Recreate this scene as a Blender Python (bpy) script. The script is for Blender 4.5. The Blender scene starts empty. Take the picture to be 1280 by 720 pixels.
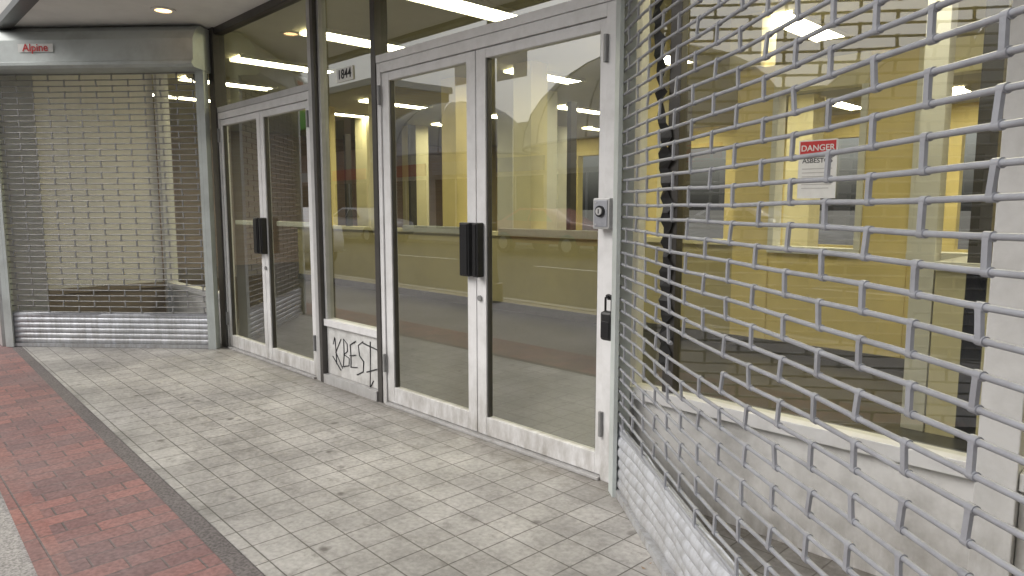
import bpy, math, random
from mathutils import Vector
random.seed(7)
S=bpy.context.scene
S.view_settings.view_transform='Standard'
S.view_settings.look='None'
S.view_settings.exposure=0
COL=S.collection

# ---------------------------------------------------------------- materials
def newmat(name):
    m=bpy.data.materials.new(name); m.use_nodes=True
    nt=m.node_tree; b=nt.nodes['Principled BSDF']
    return m,nt,b
def N(nt,t,**kw):
    n=nt.nodes.new(t)
    for k,v in kw.items():
        if k in n.inputs.keys(): n.inputs[k].default_value=v
        else: setattr(n,k,v)
    return n
def ramp(nt,fac,stops):
    r=nt.nodes.new('ShaderNodeValToRGB')
    e=r.color_ramp.elements
    while len(e)<len(stops): e.new(0.5)
    for i,(p,c) in enumerate(stops):
        e[i].position=p; e[i].color=(c[0],c[1],c[2],1) if not isinstance(c,(int,float)) else (c,c,c,1)
    nt.links.new(fac,r.inputs['Fac']); return r
def mixc(nt,fac,a,b,bt='MIX'):
    m=nt.nodes.new('ShaderNodeMix'); m.data_type='RGBA'; m.blend_type=bt
    for s,v in ((0,fac),(6,a),(7,b)):
        if hasattr(v,'links'): nt.links.new(v,m.inputs[s])
        else: m.inputs[s].default_value = v if isinstance(v,(int,float)) else (v[0],v[1],v[2],1)
    return m.outputs[2]
def flat(name,c,rough=.5,metal=0):
    m,nt,b=newmat(name); b.inputs['Base Color'].default_value=(*c,1); b.inputs['Roughness'].default_value=rough; b.inputs['Metallic'].default_value=metal
    return m
def paint(name,c,rough=.5,metal=0,dirt=.35,scale=6,bump=.02,low=0.0,dirtc=None,streak=False,lowk=.9):
    m,nt,b=newmat(name)
    tc=N(nt,'ShaderNodeTexCoord')
    n1=N(nt,'ShaderNodeTexNoise'); n1.inputs['Scale'].default_value=scale; n1.inputs['Detail'].default_value=5; n1.inputs['Roughness'].default_value=.65
    src=tc.outputs['Object']
    if streak:
        mp=N(nt,'ShaderNodeMapping'); mp.inputs['Scale'].default_value=(6,6,.5); nt.links.new(src,mp.inputs['Vector']); src2=mp.outputs['Vector']
    else: src2=src
    nt.links.new(src2,n1.inputs['Vector'])
    dc=dirtc or tuple(x*.45 for x in c)
    r=ramp(nt,n1.outputs['Fac'],[(.42,0.0),(.75,1.0)])
    mul=N(nt,'ShaderNodeMath',operation='MULTIPLY'); nt.links.new(r.outputs['Color'],mul.inputs[0]); mul.inputs[1].default_value=dirt
    col=mixc(nt,mul.outputs[0],c,dc)
    if low>0:
        sp=N(nt,'ShaderNodeSeparateXYZ'); nt.links.new(src,sp.inputs[0])
        mr=N(nt,'ShaderNodeMapRange'); mr.inputs['From Min'].default_value=low; mr.inputs['From Max'].default_value=0
        nt.links.new(sp.outputs['Z'],mr.inputs['Value'])
        mp2=N(nt,'ShaderNodeMapping'); mp2.inputs['Scale'].default_value=(1,1,.35); nt.links.new(src,mp2.inputs['Vector'])
        n2=N(nt,'ShaderNodeTexNoise'); n2.inputs['Scale'].default_value=16; n2.inputs['Detail'].default_value=5; n2.inputs['Roughness'].default_value=.7; nt.links.new(mp2.outputs[0],n2.inputs['Vector'])
        r2=ramp(nt,n2.outputs['Fac'],[(.3,0.1),(.8,1.0)])
        mm=N(nt,'ShaderNodeMath',operation='MULTIPLY'); nt.links.new(mr.outputs[0],mm.inputs[0]); nt.links.new(r2.outputs[0],mm.inputs[1])
        m3=N(nt,'ShaderNodeMath',operation='MULTIPLY'); m3.use_clamp=True; nt.links.new(mm.outputs[0],m3.inputs[0]); m3.inputs[1].default_value=lowk
        col=mixc(nt,m3.outputs[0],col,(.24,.22,.19))
    nt.links.new(col,b.inputs['Base Color'])
    b.inputs['Roughness'].default_value=rough; b.inputs['Metallic'].default_value=metal
    if bump>0:
        bp=N(nt,'ShaderNodeBump'); bp.inputs['Strength'].default_value=bump*5; bp.inputs['Distance'].default_value=.01
        nt.links.new(n1.outputs['Fac'],bp.inputs['Height']); nt.links.new(bp.outputs[0],b.inputs['Normal'])
    return m
def emis(name,c,s):
    m,nt,b=newmat(name)
    b.inputs['Base Color'].default_value=(*c,1); b.inputs['Emission Color'].default_value=(*c,1); b.inputs['Emission Strength'].default_value=s
    return m

M={}
M['white']=paint('pale_grey_frame_paint',(.68,.68,.685),.38,.05,.4,9,.01,low=.45,dirtc=(.40,.395,.38),lowk=1.1)
M['alum']=paint('aluminium_frame',(.50,.50,.50),.4,.3,.35,8,.01,low=.3,lowk=.6)
M['bronze']=paint('dark_bronze_frame',(.085,.08,.075),.35,.4,.4,10,.01)
M['steel']=paint('grille_steel',(.34,.35,.385),.42,.35,.55,14,.0,dirtc=(.17,.17,.18))
M['steeld']=paint('weathered_grille_steel',(.26,.26,.26),.45,.3,.5,14,.0,dirtc=(.15,.15,.15))
M['steel2']=paint('shutter_slat_steel',(.54,.56,.60),.42,.3,.75,5,.02,streak=True,dirtc=(.25,.25,.25),low=.3)
M['hood']=paint('hood_metal',(.50,.54,.53),.5,.15,.6,4,.02,dirtc=(.31,.32,.31))
M['black']=paint('black_plastic',(.015,.015,.016),.4,0,.2,20,0)
M['blackmetal']=paint('black_metal',(.03,.03,.032),.35,.5,.2,20,0)
M['soffit']=paint('soffit_paint',(.80,.79,.76),.8,0,.25,2,.01)
M['stucco']=paint('facade_stucco',(.50,.49,.47),.85,0,.3,5,.05)
M['bulk']=paint('bulkhead_marble',(.66,.655,.65),.45,0,.85,4,.02,low=.4,dirtc=(.30,.29,.28))
M['brown']=paint('brown_display_base',(.30,.25,.20),.6,0,.5,4,.02)
M['panel']=paint('white_kick_panel',(.60,.60,.59),.5,0,.8,9,.02,low=.3,dirtc=(.34,.34,.33))
M['yellow']=paint('yellow_wall_paint',(.80,.67,.30),.6,0,.3,1.3,.0)
M['olive']=paint('olive_partition_paint',(.50,.44,.24),.6,0,.3,1.3,.0)
M['yellow2']=paint('pale_yellow_wall',(.80,.74,.48),.6,0,.25,1.3,.0)
M['inwhite']=paint('interior_white',(.75,.75,.7),.6,0,.2,2,0)
M['inceil']=paint('interior_ceiling',(.50,.48,.36),.8,0,.15,2,0)
M['ink']=paint('black_marker',(.012,.012,.015),.6,0,.1,20,0)
M['tube']=emis('fluorescent_diffuser',(1,.92,.66),24)
M['lamp']=emis('warm_lamp',(1,.62,.28),6)
M['red']=paint('red_print',(.55,.03,.03),.5,0,.1,20,0)
M['paper']=paint('white_sticker',(.75,.75,.72),.5,0,.2,30,0)
M['rubber']=paint('tire_rubber',(.02,.02,.02),.8,0,.2,30,0)
M['carwhite']=paint('car_paint_white',(.82,.82,.83),.25,0,.05,3,0)
M['carred']=paint('car_paint_red',(.35,.03,.03),.25,0,.05,3,0)
M['cardark']=paint('car_window',(.02,.025,.03),.08,0,.0,3,0)
M['green']=paint('green_sign_paint',(.15,.85,.10),.4,0,.1,3,0)
M['blue']=paint('blue_sign_paint',(.05,.12,.45),.4,0,.1,3,0)
M['curb']=paint('curb_concrete',(.38,.37,.35),.85,0,.4,7,.06)
def fabric(name,c):
    m=bpy.data.materials.new(name); m.use_nodes=True; nt=m.node_tree; nt.nodes.clear()
    out=N(nt,'ShaderNodeOutputMaterial'); d=N(nt,'ShaderNodeBsdfDiffuse'); t=N(nt,'ShaderNodeBsdfTranslucent')
    tc=N(nt,'ShaderNodeTexCoord'); n=N(nt,'ShaderNodeTexNoise'); n.inputs['Scale'].default_value=.8; n.inputs['Detail'].default_value=5
    nt.links.new(tc.outputs['Object'],n.inputs['Vector'])
    r=ramp(nt,n.outputs['Fac'],[(.35,tuple(x*.82 for x in c)),(.65,c)])
    nt.links.new(r.outputs[0],d.inputs['Color']); nt.links.new(r.outputs[0],t.inputs['Color'])
    mx=N(nt,'ShaderNodeMixShader'); mx.inputs[0].default_value=.5
    nt.links.new(d.outputs[0],mx.inputs[1]); nt.links.new(t.outputs[0],mx.inputs[2]); nt.links.new(mx.outputs[0],out.inputs[0]); return m
M['awning']=fabric('white_awning_fabric',(.9,.9,.9))

def glass(name,ior,tint,dust=.04):
    m=bpy.data.materials.new(name); m.use_nodes=True; nt=m.node_tree; nt.nodes.clear()
    out=N(nt,'ShaderNodeOutputMaterial'); tr=N(nt,'ShaderNodeBsdfTransparent'); tr.inputs['Color'].default_value=(*tint,1)
    gl=N(nt,'ShaderNodeBsdfGlossy'); gl.inputs['Roughness'].default_value=.0; gl.inputs['Color'].default_value=(.95,.97,1,1)
    fr=N(nt,'ShaderNodeFresnel'); fr.inputs['IOR'].default_value=ior
    tc=N(nt,'ShaderNodeTexCoord'); nz=N(nt,'ShaderNodeTexNoise'); nz.inputs['Scale'].default_value=1.1; nz.inputs['Detail'].default_value=1
    nt.links.new(tc.outputs['Object'],nz.inputs['Vector'])
    bp=N(nt,'ShaderNodeBump'); bp.inputs['Strength'].default_value=.08; bp.inputs['Distance'].default_value=.01
    nt.links.new(nz.outputs['Fac'],bp.inputs['Height']); nt.links.new(bp.outputs[0],gl.inputs['Normal'])
    mx=N(nt,'ShaderNodeMixShader'); nt.links.new(fr.outputs[0],mx.inputs[0]); nt.links.new(tr.outputs[0],mx.inputs[1]); nt.links.new(gl.outputs[0],mx.inputs[2])
    df=N(nt,'ShaderNodeBsdfDiffuse'); df.inputs['Color'].default_value=(.6,.6,.57,1)
    n2=N(nt,'ShaderNodeTexNoise'); n2.inputs['Scale'].default_value=5; n2.inputs['Detail'].default_value=6; n2.inputs['Roughness'].default_value=.7
    nt.links.new(tc.outputs['Object'],n2.inputs['Vector'])
    r=ramp(nt,n2.outputs['Fac'],[(.4,dust*.5),(.75,dust*2.2)])
    m2=N(nt,'ShaderNodeMixShader'); nt.links.new(r.outputs[0],m2.inputs[0]); nt.links.new(mx.outputs[0],m2.inputs[1]); nt.links.new(df.outputs[0],m2.inputs[2])
    nt.links.new(m2.outputs[0],out.inputs[0]); return m
M['glass']=glass('window_glass',2.9,(.80,.83,.77),.012)
M['glassd']=glass('display_glass',2.1,(.90,.91,.86),.015)

def tile_mat():
    m,nt,b=newmat('entry_floor_tile'); tc=N(nt,'ShaderNodeTexCoord')
    mp=N(nt,'ShaderNodeMapping'); mp.inputs['Rotation'].default_value=(0,0,math.radians(1.2)); nt.links.new(tc.outputs['Object'],mp.inputs['Vector'])
    br=N(nt,'ShaderNodeTexBrick'); br.offset=0; br.squash=1
    for k,v in dict(Scale=1.0).items(): br.inputs[k].default_value=v
    br.inputs['Mortar Size'].default_value=.0034; br.inputs['Mortar Smooth'].default_value=.4; br.inputs['Bias'].default_value=0
    br.inputs['Brick Width'].default_value=.157; br.inputs['Row Height'].default_value=.157
    br.inputs['Color1'].default_value=(.46,.445,.42,1); br.inputs['Color2'].default_value=(.40,.385,.365,1); br.inputs['Mortar'].default_value=(.15,.14,.125,1)
    nt.links.new(mp.outputs[0],br.inputs['Vector'])
    n1=N(nt,'ShaderNodeTexNoise'); n1.inputs['Scale'].default_value=1.6; n1.inputs['Detail'].default_value=9; n1.inputs['Roughness'].default_value=.7; nt.links.new(tc.outputs['Object'],n1.inputs['Vector'])
    r1=ramp(nt,n1.outputs['Fac'],[(.36,.5),(.6,1.0)])
    c=mixc(nt,.85,br.outputs['Color'],r1.outputs['Color'],'MULTIPLY')
    n2=N(nt,'ShaderNodeTexNoise'); n2.inputs['Scale'].default_value=45; n2.inputs['Detail'].default_value=4; nt.links.new(tc.outputs['Object'],n2.inputs['Vector'])
    r2=ramp(nt,n2.outputs['Fac'],[(.3,.68),(.65,1.12)])
    c=mixc(nt,.65,c,r2.outputs['Color'],'MULTIPLY')
    n5=N(nt,'ShaderNodeTexNoise'); n5.inputs['Scale'].default_value=9; n5.inputs['Detail'].default_value=8; n5.inputs['Roughness'].default_value=.78; nt.links.new(tc.outputs['Object'],n5.inputs['Vector'])
    r5=ramp(nt,n5.outputs['Fac'],[(.53,0.0),(.70,.8)])
    c=mixc(nt,r5.outputs[0],c,(.16,.15,.135))
    vo=N(nt,'ShaderNodeTexVoronoi'); vo.inputs['Scale'].default_value=6.5; vo.inputs['Randomness'].default_value=1
    nt.links.new(tc.outputs['Object'],vo.inputs['Vector'])
    n3=N(nt,'ShaderNodeTexNoise'); n3.inputs['Scale'].default_value=26; n3.inputs['Detail'].default_value=4; nt.links.new(tc.outputs['Object'],n3.inputs['Vector'])
    ad=N(nt,'ShaderNodeMath',operation='MULTIPLY_ADD'); nt.links.new(n3.outputs['Fac'],ad.inputs[0]); ad.inputs[1].default_value=.22; nt.links.new(vo.outputs['Distance'],ad.inputs[2])
    r3=ramp(nt,ad.outputs[0],[(.17,1.0),(.29,0.0)])
    n4=N(nt,'ShaderNodeTexNoise'); n4.inputs['Scale'].default_value=2.3; nt.links.new(tc.outputs['Object'],n4.inputs['Vector'])
    r4=ramp(nt,n4.outputs['Fac'],[(.42,0.05),(.58,.9)])
    mu=N(nt,'ShaderNodeMath',operation='MULTIPLY'); nt.links.new(r3.outputs[0],mu.inputs[0]); nt.links.new(r4.outputs[0],mu.inputs[1])
    c=mixc(nt,mu.outputs[0],c,(.12,.11,.10))
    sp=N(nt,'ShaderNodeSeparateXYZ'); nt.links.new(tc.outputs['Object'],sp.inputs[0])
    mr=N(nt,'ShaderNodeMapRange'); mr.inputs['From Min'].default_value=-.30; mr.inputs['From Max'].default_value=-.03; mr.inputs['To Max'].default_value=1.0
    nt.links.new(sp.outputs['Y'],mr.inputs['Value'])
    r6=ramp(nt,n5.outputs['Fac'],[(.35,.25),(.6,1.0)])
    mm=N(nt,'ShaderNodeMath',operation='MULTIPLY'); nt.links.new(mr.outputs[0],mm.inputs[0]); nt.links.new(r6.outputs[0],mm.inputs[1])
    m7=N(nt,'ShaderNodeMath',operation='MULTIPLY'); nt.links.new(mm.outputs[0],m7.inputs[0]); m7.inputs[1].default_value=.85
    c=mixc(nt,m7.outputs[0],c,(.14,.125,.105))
    nt.links.new(c,b.inputs['Base Color']); b.inputs['Roughness'].default_value=.55
    bp=N(nt,'ShaderNodeBump'); bp.inputs['Strength'].default_value=.5; bp.inputs['Distance'].default_value=.003
    inv=N(nt,'ShaderNodeMath',operation='SUBTRACT'); inv.inputs[0].default_value=1; nt.links.new(br.outputs['Fac'],inv.inputs[1])
    nt.links.new(inv.outputs[0],bp.inputs['Height'])
    bp2=N(nt,'ShaderNodeBump'); bp2.inputs['Strength'].default_value=.25; bp2.inputs['Distance'].default_value=.003
    nt.links.new(n2.outputs['Fac'],bp2.inputs['Height']); nt.links.new(bp.outputs[0],bp2.inputs['Normal']); nt.links.new(bp2.outputs[0],b.inputs['Normal'])
    return m
def brick_mat(name,rot,c1,c2,w=.2,h=.1,off=.5,mort=(.13,.11,.105),dust=(.26,.21,.20),dmax=.6):
    m,nt,b=newmat(name); tc=N(nt,'ShaderNodeTexCoord')
    mp=N(nt,'ShaderNodeMapping'); mp.inputs['Rotation'].default_value=(rot if isinstance(rot,tuple) else (0,0,rot)); nt.links.new(tc.outputs['Object'],mp.inputs['Vector'])
    br=N(nt,'ShaderNodeTexBrick'); br.offset=off
    br.inputs['Scale'].default_value=1; br.inputs['Mortar Size'].default_value=.0042; br.inputs['Mortar Smooth'].default_value=.3
    br.inputs['Brick Width'].default_value=w; br.inputs['Row Height'].default_value=h
    br.inputs['Color1'].default_value=(*c1,1); br.inputs['Color2'].default_value=(*c2,1); br.inputs['Mortar'].default_value=(*mort,1)
    nt.links.new(mp.outputs[0],br.inputs['Vector'])
    n1=N(nt,'ShaderNodeTexNoise'); n1.inputs['Scale'].default_value=1.8; n1.inputs['Detail'].default_value=8; n1.inputs['Roughness'].default_value=.72; nt.links.new(tc.outputs['Object'],n1.inputs['Vector'])
    r1=ramp(nt,n1.outputs['Fac'],[(.35,.08),(.68,dmax)])
    c=mixc(nt,r1.outputs[0],br.outputs['Color'],dust)
    n2=N(nt,'ShaderNodeTexNoise'); n2.inputs['Scale'].default_value=60; n2.inputs['Detail'].default_value=4; nt.links.new(tc.outputs['Object'],n2.inputs['Vector'])
    r2=ramp(nt,n2.outputs['Fac'],[(.3,.6),(.65,1.15)])
    c=mixc(nt,.7,c,r2.outputs[0],'MULTIPLY')
    nt.links.new(c,b.inputs['Base Color']); b.inputs['Roughness'].default_value=.75
    inv=N(nt,'ShaderNodeMath',operation='MULTIPLY_ADD'); nt.links.new(br.outputs['Fac'],inv.inputs[0]); inv.inputs[1].default_value=-1
    m2=N(nt,'ShaderNodeMath',operation='MULTIPLY'); nt.links.new(n2.outputs['Fac'],m2.inputs[0]); m2.inputs[1].default_value=.5; nt.links.new(m2.outputs[0],inv.inputs[2])
    bp=N(nt,'ShaderNodeBump'); bp.inputs['Strength'].default_value=.8; bp.inputs['Distance'].default_value=.005; nt.links.new(inv.outputs[0],bp.inputs['Height']); nt.links.new(bp.outputs[0],b.inputs['Normal'])
    return m
def aggregate(name,c,sc=120,contrast=.5):
    m,nt,b=newmat(name); tc=N(nt,'ShaderNodeTexCoord')
    n1=N(nt,'ShaderNodeTexNoise'); n1.inputs['Scale'].default_value=sc; n1.inputs['Detail'].default_value=4; nt.links.new(tc.outputs['Object'],n1.inputs['Vector'])
    n2=N(nt,'ShaderNodeTexNoise'); n2.inputs['Scale'].default_value=1.2; n2.inputs['Detail'].default_value=6; nt.links.new(tc.outputs['Object'],n2.inputs['Vector'])
    r1=ramp(nt,n1.outputs['Fac'],[(.32,1-contrast),(.68,1.15)]); r2=ramp(nt,n2.outputs['Fac'],[(.3,.75),(.7,1.05)])
    x=mixc(nt,1,c,r1.outputs[0],'MULTIPLY'); x=mixc(nt,1,x,r2.outputs[0],'MULTIPLY')
    nt.links.new(x,b.inputs['Base Color']); b.inputs['Roughness'].default_value=.9
    bp=N(nt,'ShaderNodeBump'); bp.inputs['Strength'].default_value=.3; bp.inputs['Distance'].default_value=.003; nt.links.new(n1.outputs['Fac'],bp.inputs['Height']); nt.links.new(bp.outputs[0],b.inputs['Normal'])
    return m
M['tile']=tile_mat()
M['brickp']=brick_mat('brick_paver',math.radians(90),(.33,.15,.13),(.17,.10,.10),dust=(.25,.195,.19))
M['brickb']=brick_mat('brick_border_paver',0,(.35,.155,.125),(.24,.11,.10),.2,.1,0)
M['conc']=aggregate('sidewalk_concrete',(.42,.40,.38))
M['edge']=aggregate('dark_edging_stone',(.19,.17,.165),90)
M['asph']=aggregate('asphalt',(.055,.055,.057),150)
M['gnd']=aggregate('ground_dirt',(.16,.15,.13),3)
M['infloor']=paint('interior_floor',(.035,.034,.032),.3,0,.4,2,.0)
M['siding']=paint('beige_display_wall',(.86,.84,.78),.6,0,.25,2,0,dirtc=(.6,.58,.52),streak=True)
M['fbrick']=brick_mat('facade_brick',(math.radians(90),0,0),(.40,.27,.22),(.32,.21,.17),.22,.075,.5,(.35,.34,.32),(.34,.28,.25))
M['fcream']=paint('cream_facade',(.68,.65,.57),.8,0,.3,1.5,0)

# ---------------------------------------------------------------- mesh helpers
def empty(name):
    e=bpy.data.objects.new(name,None); COL.objects.link(e); e.empty_display_size=.2; return e
def mesh(name,v,f,mat,parent=None,smooth=False):
    me=bpy.data.meshes.new(name); me.from_pydata([tuple(p) for p in v],[],f); me.update()
    if smooth:
        for p in me.polygons: p.use_smooth=True
    o=bpy.data.objects.new(name,me); COL.objects.link(o)
    if mat: me.materials.append(mat)
    if parent: o.parent=parent
    return o
BF=[(0,3,2,1),(4,5,6,7),(0,1,5,4),(1,2,6,5),(2,3,7,6),(3,0,4,7)]
def boxv(x0,x1,y0,y1,z0,z1):
    return [(x0,y0,z0),(x1,y0,z0),(x1,y1,z0),(x0,y1,z0),(x0,y0,z1),(x1,y0,z1),(x1,y1,z1),(x0,y1,z1)]
def box(name,x0,x1,y0,y1,z0,z1,mat,parent=None,bev=0):
    if x0>x1:x0,x1=x1,x0
    if y0>y1:y0,y1=y1,y0
    o=mesh(name,boxv(x0,x1,y0,y1,z0,z1),BF,mat,parent)
    if bev:
        b=o.modifiers.new('b','BEVEL'); b.width=bev; b.segments=2
    return o
def quad(name,pts,mat,parent=None): return mesh(name,pts,[(0,1,2,3)],mat,parent)
class Acc:
    def __init__(s): s.v=[];s.f=[]
    def add(s,v,f):
        o=len(s.v); s.v+=v; s.f+=[tuple(i+o for i in q) for q in f]
    def tube(s,pts,r,seg=10,cap=True):
        o=len(s.v); n=len(pts)
        rr=r if isinstance(r,(list,tuple)) else [r]*n
        for i,p in enumerate(pts):
            d=(pts[min(i+1,n-1)]-pts[max(i-1,0)]).normalized()
            u=Vector((0,0,1)) if abs(d.z)<.9 else Vector((1,0,0))
            a=d.cross(u).normalized(); b=a.cross(d)
            for k in range(seg):
                t=2*math.pi*k/seg; s.v.append(tuple(p+a*math.cos(t)*rr[i]+b*math.sin(t)*rr[i]))
        for i in range(n-1):
            for k in range(seg):
                k2=(k+1)%seg; s.f.append((o+i*seg+k,o+i*seg+k2,o+(i+1)*seg+k2,o+(i+1)*seg+k))
        if cap:
            s.f.append(tuple(o+k for k in range(seg))[::-1]); s.f.append(tuple(o+(n-1)*seg+k for k in range(seg)))
    def obj(s,name,mat,parent=None,smooth=False):
        o=mesh(name,s.v,s.f,mat,parent,smooth)
        if smooth:
            try: o.data.set_sharp_from_angle(angle=math.radians(40))
            except Exception: pass
        return o
def cyl(name,p0,p1,r,mat,parent=None,seg=20):
    a=Acc(); a.tube([Vector(p0),Vector(p1)],r,seg); return a.obj(name,mat,parent,True)
def strokes(name,lines,mat,r,parent=None):
    c=bpy.data.curves.new(name,'CURVE'); c.dimensions='3D'; c.bevel_depth=r; c.bevel_resolution=1
    for l in lines:
        sp=c.splines.new('POLY'); sp.points.add(len(l)-1)
        for i,p in enumerate(l): sp.points[i].co=(*p,1); sp.points[i].radius=random.uniform(.7,1.25)
    c.materials.append(mat); o=bpy.data.objects.new(name,c); COL.objects.link(o)
    if parent:o.parent=parent
    return o
def text(name,s,size,loc,rot,mat,parent=None,ext=.0008):
    c=bpy.data.curves.new(name,'FONT'); c.body=s; c.size=size; c.extrude=ext; c.align_x='CENTER'; c.align_y='CENTER'; c.offset=size*.012
    c.materials.append(mat); o=bpy.data.objects.new(name,c); COL.objects.link(o); o.location=loc; o.rotation_euler=rot
    if parent:o.parent=parent
    return o

# ---------------------------------------------------------------- ground
H=math.radians(90)
quad('ground',[(-400,-400,-.16),(400,-400,-.16),(400,400,-.16),(-400,400,-.16)],M['gnd'])
quad('road',[(-120,-15,-.13),(120,-15,-.13),(120,-4.4,-.13),(-120,-4.4,-.13)],M['asph'])
def strip(name,b0,b1,z,mat,x0=-60,x1=40):
    return mesh(name,[(x0,b1-.028*(x0+5),z),(x1,b1-.028*(x1+5),z),(x1,b0-.028*(x1+5),z),(x0,b0-.028*(x0+5),z)],[(0,1,2,3)],mat)
box('sidewalk',-120,120,-4.25,-.9,-.125,-.012,M['conc'])
box('curb',-120,120,-4.4,-4.252,-.129,-.004,M['curb'])
box('sidewalk',-120,120,-19,-15,-.155,-.01,M['conc'])
X0,X1=-14,6
strip('brick_paving',-1.575,-2.0,-.004,M['brickp'],X0,X1)
strip('brick_paving_border',-2.0,-2.1,-.0035,M['brickb'],X0,X1)
strip('paving_edge_strip',-1.50,-1.575,-.003,M['edge'],X0,X1)
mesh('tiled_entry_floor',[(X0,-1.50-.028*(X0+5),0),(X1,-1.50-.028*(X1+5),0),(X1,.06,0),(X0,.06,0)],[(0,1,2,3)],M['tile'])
a=Acc()
for xx in (-30,-24,-18,-12,-6,0,6,12): a.add(boxv(xx,xx+3,-9.8,-9.68,-.13,-.122),BF)
a.obj('road_marking',M['paper'])

# ---------------------------------------------------------------- store building shell
B=empty('store_building')
CZ=2.9
box('soffit',-16,4,-1.33,.05,CZ,CZ+.08,M['soffit'],B)
box('fascia_panel',-16,4,-1.42,-1.332,CZ+.03,4.2,M['stucco'],B)
box('fascia_trim',-16,4,-1.45,-1.34,CZ-.03,CZ+.028,M['bronze'],B)
box('fascia_ledge',-16,4,-1.52,-1.34,4.2,4.3,M['white'],B)
box('upper_wall',-16,4,-1.42,-1.2,4.301,9,M['fbrick'],B)
for i in range(6):
    xx=-14.5+i*3; box('upper_window_%d'%i,xx,xx+1.4,-1.45,-1.421,5.4,7.4,M['cardark'],B); box('upper_sill_%d'%i,xx-.1,xx+1.5,-1.5,-1.421,5.28,5.39,M['curb'],B)
box('roof',-16,4,-1.2,11.5,8.9,9,M['curb'],B)
box('side_wall_near',3.8,4,-1.19,11.5,-.1,8.89,M['fbrick'],B)
box('side_wall_far',-16,-15.8,-1.19,11.5,-.1,8.89,M['fbrick'],B)
box('pier_near',.12,1.0,-1.42,-.9,0,CZ-.031,M['stucco'],B)
box('pier_far',-8.9,-8.02,-1.55,-1.15,0,CZ-.031,M['alum'],B)
box('neighbour_wall_far',-15.8,-8.92,-1.40,-1.2,0,CZ-.031,M['stucco'],B)
box('neighbour_wall_near',1.002,3.8,-1.40,-1.2,0,CZ-.031,M['stucco'],B)
# interior
box('interior_floor',-15.8,3.8,.07,10.98,-.05,-.001,M['infloor'],B)
box('interior_ceiling',-15.8,3.8,.06,10.98,3.02,3.1,M['inceil'],B)
box('wall_above_glazing',-15.8,3.8,.052,.058,2.9,3.3,M['inwhite'],B)
a=Acc();b_=Acc()
for ix in range(9):
    for iy in range(4):
        cx=-11.5+ix*1.7; cy=1.45+iy*2.75
        if (ix+iy*3)%7==5: continue
        a.add([(cx-.14,cy-.6,2.998),(cx-.14,cy+.6,2.998),(cx+.14,cy+.6,2.998),(cx+.14,cy-.6,2.998)],[(0,1,2,3)])
        for d in (-.16,.145): b_.add(boxv(cx+d,cx+d+.015,cy-.62,cy+.62,2.985,3.019),BF)
a.obj('fluorescent_diffusers',M['tube'],B)
b_.obj('fixture_trim',M['inwhite'],B)
box('partition_low',-12,-3.3,3.5,3.62,0,.95,M['olive'],B)
box('partition_cap',-12,-3.3,3.46,3.66,.951,1.0,M['yellow2'],B)
# glazed partition behind the display window: yellow piers, glass bays with pale frames
for i,(x0,x1) in enumerate(((-3.3,-2.95),(-2.15,-1.8),(-.9,1.6))):
    box('partition_pier_%d'%i,x0,x1,3.5,3.62,0,2.55,M['yellow'],B)
for i,(x0,x1) in enumerate(((-2.948,-2.152),(-1.798,-.902))):
    box('partition_dado_%d'%i,x0,x1,3.51,3.61,0,.9,M['yellow'],B)
    box('partition_sill_%d'%i,x0,x1,3.47,3.64,.901,.96,M['inwhite'],B)
    box('partition_header_%d'%i,x0,x1,3.49,3.63,2.3,2.55,M['yellow2'],B)
    box('bay_frame_a_%d'%i,x0,x0+.05,3.48,3.63,.961,2.299,M['inwhite'],B)
    box('bay_frame_b_%d'%i,x1-.05,x1,3.48,3.63,.961,2.299,M['inwhite'],B)
box('partition_base',-12,1.6,3.47,3.498,0,.1,M['bronze'],B)
for i,xx in enumerate((-11.2,-9.4,-7.6,-6.2,-4.6,-3.35)):
    box('interior_column_%d'%i,xx,xx+.30,3.42,3.7,1.001 if xx<-3.4 else 2.551,3.02,M['yellow2'] if i%2 else M['yellow'],B)
for i,xx in enumerate((-10.3,-8.5,-6.9,-5.4,-3.9)):
    box('partition_mullion_%d'%i,xx,xx+.06,3.5,3.6,1.001,2.5,M['bronze'],B)
box('interior_post_b',-1.02,-.92,1.9,2.0,0,3.02,M['bronze'],B)
box('interior_post_c',-1.3,-1.18,1.9,2.02,0,3.02,M['inwhite'],B)
box('interior_counter',-1.17,1.2,1.9,2.6,0,.95,M['yellow2'],B)
box('counter_top',-1.17,1.25,1.85,2.65,.951,1.0,M['inwhite'],B)
for i,(xx,yy) in enumerate(((-9.5,6.2),(-6.3,6.3),(-3,6.3),(-12.5,6.2),(-10.5,8.5),(-5,8.2),(-7.6,4.9),(-11.9,4.7))):
    box('square_column_%d'%i,xx,xx+.4,yy,yy+.4,0,3.02,M['yellow2'] if i%2 else M['inwhite'],B)
box('back_wall_bottom',-15.8,3.8,11,11.2,-.1,.6,M['yellow'],B)
box('back_wall_top',-15.8,3.8,11,11.2,2.6,8.89,M['yellow'],B)
for i,xx in enumerate((-15.8,-13.2,-10.4,-7.6,-4.8,-2)):
    box('back_pier_%d'%i,xx,xx+(1.5 if i<5 else 5.8),11,11.2,.6,2.6,M['yellow'],B)

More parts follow.
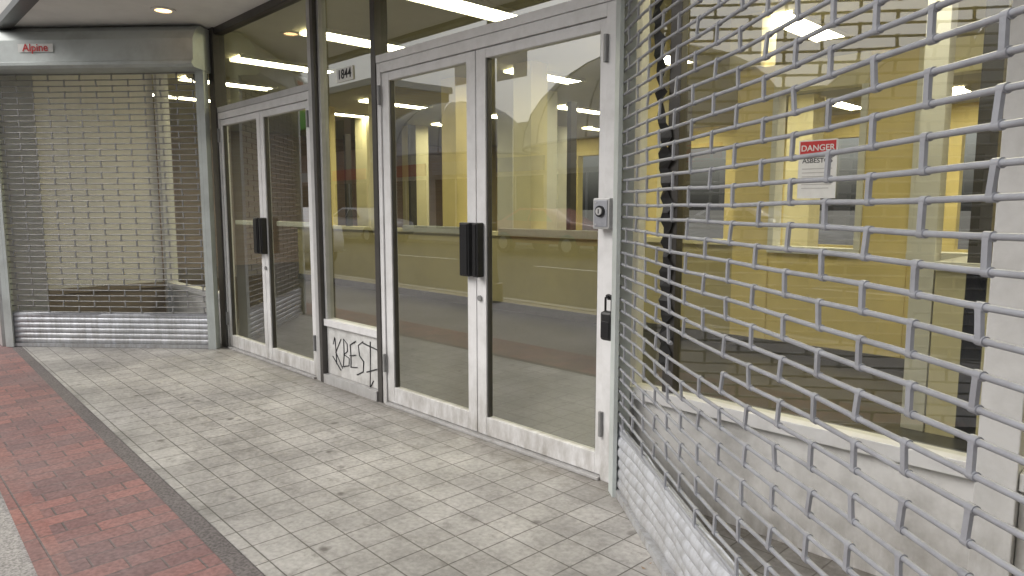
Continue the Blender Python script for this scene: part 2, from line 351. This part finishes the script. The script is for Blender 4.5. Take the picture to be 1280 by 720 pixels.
# ---------------------------------------------------------------- storefront framing (door plane y=0)
FR=empty('storefront_frame')
def dbox(n,x0,x1,z0,z1,mat,par,y0=-.03,y1=.05,bev=.002): return box(n,x0,x1,y0,y1,z0,z1,mat,par,bev)
def pane(n,x0,x1,z0,z1,par,mat=None,y=.01): return quad(n,[(x0,y,z0),(x1,y,z0),(x1,y,z1),(x0,y,z1)],mat or M['glass'],par)
dbox('corner_post_far',-6.60,-6.475,0,CZ,M['bronze'],FR,-.045,.06)
dbox('mullion_far',-4.765,-4.70,0,CZ,M['alum'],FR,-.04,.06)
dbox('mullion_far_dark',-4.698,-4.655,0,CZ,M['bronze'],FR,-.05,.06)
dbox('mullion_near',-3.935,-3.885,0,CZ,M['bronze'],FR,-.04,.06)
dbox('corner_post_near',-1.925,-1.86,0,CZ,M['white'],FR,-.042,.06)
for n,x0,x1,zb in (('far',-6.473,-4.767,2.15),('near',-3.883,-1.927,2.21)):
    dbox('transom_sill_'+n,x0,x1,zb+.002,zb+.05,M['white'] if n=='near' else M['alum'],FR,-.036,.055)
    dbox('transom_head_'+n,x0,x1,CZ-.06,CZ-.001,M['bronze'],FR)
    pane('transom_glass_'+n,x0,x1,zb+.05,CZ-.06,FR)

def door_pair(xl,xr,e,pl,pr,top,glasszb=.125,gzt=None):
    D=empty('glass_double_door')
    gzt=gzt or top-.115
    m=M['white']
    dbox('jamb_left',xl,e[0]-.003,0,top,m,D,-.032,.05)
    dbox('jamb_right',e[3]+.003,xr,0,top,m,D,-.032,.05)
    dbox('header',e[0]-.002,e[3]+.002,top-.06,top,m,D,-.031,.05)
    dbox('threshold',e[0]-.002,e[3]+.002,.001,.016,M['alum'],D,-.05,.07)
    lt=top-.064
    for i,(a0,a1,p) in enumerate(((e[0],e[1],pl),(e[2],e[3],pr))):
        y0,y1=-.022,.026
        dbox('stile_a_%d'%i,a0,p[0],.02,lt,m,D,y0,y1,.003)
        dbox('stile_b_%d'%i,p[1],a1,.02,lt,m,D,y0,y1,.003)
        dbox('bottom_rail_%d'%i,p[0],p[1],.02,glasszb,m,D,y0+.001,y1-.001,.003)
        dbox('top_rail_%d'%i,p[0],p[1],gzt,lt,m,D,y0+.001,y1-.001,.003)
        for nm,(bx0,bx1,bz0,bz1) in dict(l=(p[0],p[0]+.008,glasszb,gzt),r=(p[1]-.008,p[1],glasszb,gzt)).items():
            dbox('glazing_bead_%s_%d'%(nm,i),bx0,bx1,bz0,bz1,M['bronze'],D,-.012,.018,0)
        pane('glass_%d'%i,p[0]+.008,p[1]-.008,glasszb,gzt,D,y=.003)
        dbox('panic_bar_%d'%i,p[0]+.02,p[1]-.02,1.150,1.19,M['paper'],D,.05,.08,.004)
    lp,rp=pl[1],pr[0]
    for nm,x0,x1 in (('pull_left',e[1]-.088,e[1]-.006),('pull_right',e[2]+.016,e[2]+.062)):
        dbox(nm,x0,x1,.92,1.22,M['black'],D,-.072,-.023,.006)
        dbox(nm+'_lip',x0+.010,x1-.010,.93,1.21,M['blackmetal'],D,-.078,-.0725,.002)
    cyl('lock_cylinder',(rp-.045,-.024,.80),(rp-.045,-.034,.80),.016,M['steeld'],D)
    for zz in (.22,top-.26):
        for hx in (e[0]-.006,e[3]+.006):
            cyl('hinge',(hx,-.04,zz),(hx,-.04,zz+.12),.011,M['steeld'],D,12)
    return D
door_pair(-3.883,-1.927,(-3.84,-2.937,-2.931,-2.03),(-3.765,-3.012),(-2.855,-2.07),2.21)
door_pair(-6.473,-4.767,(-6.445,-5.64,-5.634,-4.80),(-6.41,-5.70),(-5.57,-4.85),2.15)

W=empty('storefront_window')
dbox('bottom_panel',-4.653,-3.937,.07,.43,M['panel'],W,-.01,.04)
dbox('base',-4.653,-3.937,0,.068,M['alum'],W,-.05,.05)
dbox('side_bead_l',-4.653,-4.625,.485,CZ-.062,M['alum'],W,-.02,.04)
dbox('side_bead_r',-3.957,-3.937,.485,CZ-.062,M['alum'],W,-.02,.04)
dbox('sill',-4.653,-3.937,.432,.483,M['white'],W,-.035,.05)
dbox('head',-4.653,-3.937,CZ-.06,CZ-.001,M['bronze'],W)
pane('glass',-4.625,-3.957,.483,CZ-.06,W)
G=[]
gx,gz=-4.545,.12
def L(*p): G.append([(gx+x*.0012,-.0125,gz+z*.0012) for x,z in p])
L((10,190),(16,110),(22,30)); L((80,195),(14,105),(90,15)); L((-15,150),(5,195))
L((100,35),(112,110),(110,200),(150,175),(152,130),(108,105),(170,90),(165,45),(92,28))
L((250,205),(185,175),(190,110),(188,40),(262,50)); L((180,108),(248,122))
L((330,215),(275,185),(285,125),(330,95),(322,35),(255,5))
L((330,205),(495,185)); L((405,225),(400,100),(392,-50)); L((-25,75),(70,0)); L((392,-50),(430,0)); L((360,40),(470,75))
strokes('graffiti_tag',G,M['ink'],.0045)
NP=empty('address_number')
box('plate',-4.43,-4.22,.002,.008,2.165,2.255,M['paper'],NP)
text('digits','1844',.088,(-4.325,-.0005,2.21),(H,0,0),M['ink'],NP)

def display(x0,x1,post=None,mull=None):
    D=empty('display_window')
    dbox('bulkhead',x0,x1,0,.44,M['bulk'],D,-.012,.05)
    dbox('sill',x0,x1,.442,.497,M['white'],D,-.045,.05)
    dbox('head',x0,x1,CZ-.07,CZ-.001,M['white'],D)
    pane('glass',x0,x1,.497,CZ-.07,D,M['glassd'])
    if mull: dbox('mullion',mull,mull+.055,.498,CZ-.071,M['bronze'],D,-.02,.03)
    if post: dbox('post',post[0],post[1],0,CZ,M['white'],D,-.06,.06,.004)
    return D
display(-1.858,-.512,(-.51,-.40),-1.70)
display(-.398,3.7)
display(-8.0,-6.602,(-8.09,-8.002))
r_=random.Random(11); a=Acc(); ls=[];rs=[]
nz_=70
for i in range(nz_+1):
    z=.62+(CZ-.08-.62)*i/nz_
    cxx=-1.735+.05*math.sin(z*1.7)
    wl=.012+.022*r_.random(); wr=.008+.04*r_.random()*(1 if i%3 else .2)
    ls.append((cxx-wl,-.024-.012*r_.random(),z)); rs.append((cxx+wr,-.026-.018*r_.random(),z))
a.v=ls+rs; a.f=[(i,i+nz_+1,i+nz_+2,i+1) for i in range(nz_)]
a.obj('torn_black_film',M['black'])
box('return_wall_near',1.0,1.2,-.9,-.06,0,CZ,M['stucco'],B)
R=empty('display_return_wall')
box('wall_panel',-8.25,-8.09,-1.14,-.07,.50,CZ,M['siding'],R)
box('sill',-8.25,-8.05,-1.14,-.07,.45,.498,M['brown'],R)
box('base',-8.25,-8.08,-1.14,-.07,0,.449,M['brown'],R)

# ---------------------------------------------------------------- rolling grilles
def grille(p0,p1,nsign,top,link,off,wob,broken,mat,rad=.0057):
    E=empty('rolling_security_grille')
    P0=Vector((*p0,0)); d=(Vector((*p1,0))-P0); Ln=d.length; d.normalize()
    n=Vector((-d.y,d.x,0))*nsign
    Z=Vector((0,0,1))
    pitch=.0515; z0=.335; rows=int((top-z0)/pitch)
    rnd=random.Random(3)
    rj=[(rnd.uniform(-1,1),rnd.uniform(-1,1)) for _ in range(rows+2)]
    def W(s,z):
        k=max(0,min(rows,int(round((z-z0)/pitch))))
        b=math.sin(s*1.9+z*.8)*wob*1.2+math.sin(s*5.1+z*2.3+1)*wob*.35+rj[k][1]*wob*.15
        zz=z-wob*.9*math.sin(math.pi*s/Ln)*(.6+.4*math.sin(z*3))+wob*.12*math.sin(s*9+z*15)+rj[k][0]*wob*.22*math.sin(s*2.2+k)
        return P0+d*s+n*b+Z*zz
    rod=Acc(); lk=Acc(); nseg=16
    for r in range(rows+1):
        z=z0+r*pitch
        if broken and r in (10,):
            pts=[W(Ln*i/nseg,z) for i in range(nseg+1) if not (6<=i<=7)]
            k=6
            rod.tube(pts[:k],rad,10); rod.tube(pts[k:],rad,10)
        else: rod.tube([W(Ln*i/nseg,z) for i in range(nseg+1)],rad,10)
    for r in range(rows):
        z=z0+r*pitch; s=off+(link/2 if r%2 else 0)
        while s<Ln-.02:
            if not(broken and (r,round(s/link)) in ((10,3),(9,3),(21,2))):
                a=W(s,z); b=W(s,z+pitch)
                j=rnd.uniform(-.004,.004); j2=rnd.uniform(-.004,.004)
                c0=a+d*j; c1=b+d*j2
                hw=.0060; ht=.0035
                vs=[]
                for q in (c0,c1):
                    for sx,sy in ((-1,-1),(1,-1),(1,1),(-1,1)): vs.append(tuple(q+d*sx*hw+n*sy*ht+n*.004))
                lk.add(vs,BF)
                for q in (c0,c1): lk.tube([q-d*.008,q+d*.008],rad+.0025,10)
            s+=link
    rod.obj('rods',mat,E,True); lk.obj('links',mat,E,True)
    sl=Acc(); prof=[]
    zz=.035
    while zz<z0-.03:
        prof+= [(0,zz),(.004,zz+.004),(.009,zz+.014),(.010,zz+.024),(.009,zz+.034),(.004,zz+.044),(0,zz+.047)]
        zz+=.049
    ns=28; vs=[]
    for i in range(ns+1):
        s=Ln*i/ns
        for (q,z) in prof:
            dn=wob*.6*math.sin(s*6+z*9)+wob*.25*math.sin(s*17+z*31)
            vs.append(tuple(P0+d*s+n*(q+dn)+Z*z))
    m=len(prof); fs=[(i*m+k,(i+1)*m+k,(i+1)*m+k+1,i*m+k+1) for i in range(ns) for k in range(m-1)]
    sl.add(vs,fs); sl.obj('bottom_slats',M['steel2'],E,True)
    def ob(name,s0,s1,n0,n1,z0_,z1_,mt):
        v=[]
        for z in (z0_,z1_):
            for (s,q) in ((s0,n0),(s1,n0),(s1,n1),(s0,n1)): v.append(tuple(P0+d*s+n*q+Z*z))
        return mesh(name,v,BF,mt,E)
    ob('bottom_bar',.0,Ln,-.022,.024,.003,.034,M['steel2'])
    ob('slat_top_bar',.0,Ln,-.008,.01,z0-.028,z0-.012,M['steel'])
    ob('guide_channel_a_back',-.045,.0,-.04,.04,0,top,M['hood'])
    ob('guide_channel_a_lip',.001,.03,.022,.04,0,top,M['hood'])
    ob('guide_channel_b_back',Ln,Ln+.045,-.04,.04,0,top,M['hood'])
    ob('guide_channel_b_lip',Ln-.03,Ln-.001,.022,.04,0,top,M['hood'])
    pr=[(-.12,top),(.20,top),(.235,top+.02),(.235,top+.045),(.215,top+.055),(.20,top+.24),(.15,top+.32),(.06,top+.375),(-.12,top+.375)]
    v=[]
    for s in (-.05,Ln+.05):
        for q,z in pr: v.append(tuple(P0+d*s+n*q+Z*z))
    k=len(pr); f=[(i,(i+1)%k,(i+1)%k+k,i+k) for i in range(k)]+[tuple(range(k))[::-1],tuple(range(k,2*k))]
    mesh('coil_hood',v,f,M['hood'],E)
    return E,P0,d,n,Ln
E1,P,d,n,Ln=grille((-6.52,-.15),(-7.95,-1.47),1,2.51,.30,.07,.004,False,M['steeld'],.0050)
E2,P2,d2,n2,Ln2=grille((-1.86,-.10),(-1.86+2.3*math.cos(math.radians(38.5)),-.10-2.3*math.sin(math.radians(38.5))),-1,2.51,.30,.10,.014,True,M['steel'])
LB=empty('shutter_label')
c=P+d*1.35+n*.216+Vector((0,0,2.51+.17))
ang=math.atan2(-d.y,-d.x)
mesh('plate',[tuple(c+d*a_+Vector((0,0,b_))) for a_,b_ in ((.16,-.035),(-.16,-.035),(-.16,.035),(.16,.035))],[(0,1,2,3)],M['paper'],LB)
text('lettering','Alpine',.09,tuple(c+n*.004),(H,0,ang),M['red'],LB)
box('corner_fill',-6.72,-6.602,-.14,-.05,2.45,CZ-.001,M['bronze'],FR)

K=empty('key_switch_box')
box('housing',-2.05,-1.955,-.085,-.033,1.205,1.345,M['alum'],K,.006)
box('cover',-2.04,-1.965,-.089,-.0852,1.215,1.335,M['steel'],K,.002)
cyl('ring',(-2.003,-.0891,1.285),(-2.003,-.097,1.285),.026,M['blackmetal'],K,24)
cyl('key_cylinder',(-2.003,-.0971,1.285),(-2.003,-.103,1.285),.017,M['alum'],K,24)
box('keyhole',-2.0055,-2.0005,-.1045,-.1031,1.275,1.295,M['black'],K)
for zz in (1.225,1.325):
    cyl('screw_%d'%int(zz*1000),(-2.03,-.0891,zz),(-2.03,-.092,zz),.004,M['alum'],K,10)
PL=empty('padlock')
lx,ly=-1.950,-.085
box('body',lx-.033,lx+.033,ly-.024,ly+.024,.70,.835,M['black'],PL,.014)
box('keypad',lx-.022,lx+.022,ly-.028,ly-.0245,.715,.79,M['blackmetal'],PL,.003)
a=Acc(); pts=[Vector((lx-.018,ly,.83))]+[Vector((lx-.018*math.cos(t),ly,.89+.018*math.sin(t))) for t in [math.pi*i/8 for i in range(9)]]+[Vector((lx+.018,ly,.83))]
a.tube(pts,.0055,10); a.obj('shackle',M['blackmetal'],PL,True)
box('hasp',lx-.012,lx+.012,-.082,-.033,.885,.897,M['blackmetal'],PL,.002)
cyl('staple',(lx,-.034,.90),(lx,-.098,.90),.006,M['blackmetal'],PL,10)

DS=empty('danger_sign')
box('sheet',-1.143,-1.005,-.004,-.001,1.335,1.545,M['paper'],DS)
box('red_header',-1.138,-1.010,-.0055,-.0042,1.49,1.54,M['red'],DS)
text('danger_text','DANGER',.030,(-1.074,-.0062,1.515),(H,0,0),M['paper'],DS,.0003)
text('asbestos_text','ASBESTOS',.024,(-1.074,-.0045,1.47),(H,0,0),M['ink'],DS,.0003)
for i in range(6): box('line_%d'%i,-1.128,-1.02-.01*(i%2),-.0052,-.0041,1.44-i*.014,1.443-i*.014,M['stucco'],DS)
for xx in (-6.19,-3.2,-.9):
    RL=empty('recessed_ceiling_light')
    seg=24; vs=[];fs=[]
    for i in range(seg):
        t=2*math.pi*i/seg
        for r,z in ((.065,CZ-.002),(.095,CZ-.002),(.095,CZ-.010),(.065,CZ-.012)): vs.append((xx+r*math.cos(t),-.54+r*math.sin(t),z))
    for i in range(seg):
        j=(i+1)%seg
        for k in range(4): fs.append((i*4+k,i*4+(k+1)%4,j*4+(k+1)%4,j*4+k))
    mesh('trim_ring',vs,fs,M['soffit'],RL)
    cyl('bulb',(xx,-.54,CZ-.001),(xx,-.54,CZ-.006),.06,M['lamp'],RL,24)

a=Acc()
for i in range(5):
    x,y=-1.38+random.uniform(-.1,.2),-.62+random.uniform(-.15,.1)
    s=random.uniform(.004,.009); t=random.random()*6
    pts=[(x+s*math.cos(t+q)*(1.6 if k%2 else .7),y+s*math.sin(t+q)*(1.6 if k%2 else .7),.004+.004*(k%2)) for k,q in enumerate((0,1.57,3.14,4.71))]
    a.add(pts,[(0,1,2,3)])
a.obj('litter',flat('dry_leaf',(.3,.2,.12),.8))

# ---------------------------------------------------------------- street behind the camera (seen in reflections)
def car(x,y,mat,flip=1):
    C=empty('parked_car')
    prof=[(-2.2,.35),(-2.25,.6),(-2.1,.85),(-1.5,.95),(-.9,1.02),(-.2,1.42),(.9,1.45),(1.6,1.05),(2.15,.98),(2.25,.6),(2.2,.35)]
    hw=.88; vs=[];fs=[]
    for i,(px,pz) in enumerate(prof):
        w=hw if pz<1.0 else (hw-.08 if pz<1.1 else hw-.25)
        w*= .93 if abs(px)>2.1 else 1
        vs+=[(x+px*flip,y-w,pz-.13),(x+px*flip,y+w,pz-.13)]
    k=len(prof)
    for i in range(k):
        j=(i+1)%k; fs.append((2*i,2*j,2*j+1,2*i+1))
    cL=len(vs); vs+=[(x,y-hw-.02,.6-.13),(x,y+hw+.02,.6-.13)]
    for i in range(k):
        j=(i+1)%k; fs.append((2*i,cL,2*j)); fs.append((2*i+1,2*j+1,cL+1))
    mesh('body',vs,fs,mat,C,True)
    for sd in (-1,1):
        w=[(-.75,1.04),(-.2,1.36),(.3,1.38),(.3,1.04)],[(.36,1.04),(.36,1.38),(.85,1.38),(1.35,1.06)]
        for i,q in enumerate(w):
            v=[(x+a_*flip,y+sd*(.86 if bb<1.1 else .69),bb-.13) for a_,bb in q]
            mesh('side_window_%d_%d'%(sd,i),v,[(0,1,2,3)],M['cardark'],C)
        for wx in (-1.38,1.38):
            cyl('wheel',(x+wx,y+sd*.70,.20),(x+wx,y+sd*.93,.20),.33,M['rubber'],C,24)
            cyl('hubcap',(x+wx,y+sd*.931,.20),(x+wx,y+sd*.945,.20),.2,M['alum'],C,16)
    return C
car(-17.6,-5.6,M['carwhite']); car(-23.5,-5.6,M['carred']); car(-8.3,-13.7,M['carwhite'],-1); car(-26,-13.8,M['carwhite'],-1); car(-15,-13.7,M['carred'],-1)

def shop(x0,x1,h,fm,ks):
    OB=empty('shop_building')
    box('facade',x0,x1,-24,-19.02,-.15,h,fm,OB)
    box('parapet',x0-.1,x1+.1,-24.2,-18.9,h+.001,h+.35,M['white'],OB)
    nb=int((x1-x0)/4.1)
    for i in range(nb):
        xx=x0+.5+i*4.1
        box('shop_glazing_%d'%i,xx,xx+3.3,-19.01,-18.97,.3,2.7,M['cardark'],OB)
        box('shop_frame_%d'%i,xx+1.6,xx+1.7,-18.968,-18.93,.3,2.7,M['alum'],OB)
        box('sign_band_%d'%i,xx-.1,xx+3.4,-18.96,-18.85,2.9,3.5,[M['paper'],M['red'],M['white'],M['blue']][(i+ks)%4],OB)
        if h>6:
            for k in (0,1.9):
                box('upper_window_%d_%d'%(i,k*10),xx+k,xx+k+1.1,-19.01,-18.98,4.6,6.4,M['cardark'],OB)
shop(-75,-33,8.0,M['fbrick'],0)
shop(-32.5,-9,4.6,M['fcream'],1)
shop(-8.5,14,3.8,M['fcream'],2)
SG=empty('green_sign'); box('board',-42.9,-39.4,-18.6,-18.4,6.1,7.7,M['green'],SG,.05); box('bracket',-41.5,-41.3,-19,-18.61,6.6,6.8,M['bronze'],SG)
for cx,rx,rz in ((-15.2,5.4,3.4),(-26.2,5.0,2.6),(-4.5,4.8,2.2)):
    C=empty('domed_awning'); vs=[];fs=[];A_,E_=18,8
    for j in range(E_+1):
        ph=math.pi/2*j/E_
        for i in range(A_+1):
            t=math.pi*i/A_
            vs.append((cx+rx*math.cos(t)*math.cos(ph), -18.85+3.4*math.sin(t)*math.cos(ph), 3.6+rz*math.sin(ph)))
    for j in range(E_):
        for i in range(A_):
            q=j*(A_+1)+i; fs.append((q,q+1,q+A_+2,q+A_+1))
    mesh('canopy',vs,fs,M['awning'],C,True)
    a=Acc()
    a.tube([Vector((cx+rx*1.003*math.cos(math.pi*i/18),-18.85+3.42*math.sin(math.pi*i/18),3.58)) for i in range(19)],.05,8)
    for k in (3,6,9,12,15):
        t=math.pi*k/18
        a.tube([Vector((cx+rx*1.004*math.cos(t)*math.cos(ph),-18.85+3.415*math.sin(t)*math.cos(ph),3.6+rz*1.004*math.sin(ph))) for ph in [math.pi/2*q/8 for q in range(9)]],.035,6)
    a.obj('frame_tubes',M['alum'],C,True)
SL=empty('street_lamp')
a=Acc(); a.tube([Vector((-7.25,-4.0,z)) for z in (-.012,.25,.26,.5,6.2)],[.16,.15,.10,.075,.05],16); a.obj('pole',M['bronze'],SL,True)
a=Acc(); a.tube([Vector((-7.25,-4.0,6.1)),Vector((-7.25,-4.5,6.5)),Vector((-7.25,-5.3,6.6))],.035,10); a.obj('arm',M['bronze'],SL,True)
box('lamp_head',-7.4,-7.1,-6.0,-5.25,6.5,6.64,M['alum'],SL,.04)
box('banner_arm',-8.05,-6.5,-4.02,-3.98,3.68,3.71,M['bronze'],SL)
box('banner_a',-8.02,-7.36,-4.005,-3.995,3.05,3.675,M['awning'],SL)
box('banner_b',-7.12,-6.55,-4.005,-3.995,3.0,3.675,M['awning'],SL)

# ---------------------------------------------------------------- light
w=bpy.data.worlds.new("World"); S.world=w; w.use_nodes=True; nt=w.node_tree
bg=nt.nodes['Background']; sky=nt.nodes.new('ShaderNodeTexSky'); sky.sky_type='NISHITA'; sky.sun_disc=False
el=math.radians(42); az=math.radians(205)
sky.sun_elevation=el; sky.sun_rotation=az; sky.air_density=1.4; sky.dust_density=5
hs=nt.nodes.new('ShaderNodeHueSaturation'); hs.inputs['Saturation'].default_value=.35
nt.links.new(sky.outputs[0],hs.inputs['Color']); nt.links.new(hs.outputs[0],bg.inputs['Color']); bg.inputs['Strength'].default_value=.15
sd=bpy.data.lights.new('sun','SUN'); sd.energy=1.5; sd.angle=math.radians(35); sd.color=(1,.97,.94)
so=bpy.data.objects.new('sun',sd); COL.objects.link(so)
dirv=Vector((math.sin(az)*math.cos(el),math.cos(az)*math.cos(el),math.sin(el)))
so.rotation_euler=dirv.to_track_quat('Z','Y').to_euler()

# ---------------------------------------------------------------- camera
cam=bpy.data.cameras.new('camera'); co=bpy.data.objects.new('camera',cam); COL.objects.link(co); S.camera=co
cam.sensor_width=36; cam.lens=24.47; cam.clip_end=1500; cam.clip_start=.02
co.location=(0,-2.57,1.3)
p=math.atan(100/870); y=math.radians(43.9)
v=Vector((-math.cos(y)*math.cos(p),math.sin(y)*math.cos(p),-math.sin(p)))
co.rotation_euler=v.to_track_quat('-Z','Y').to_euler()
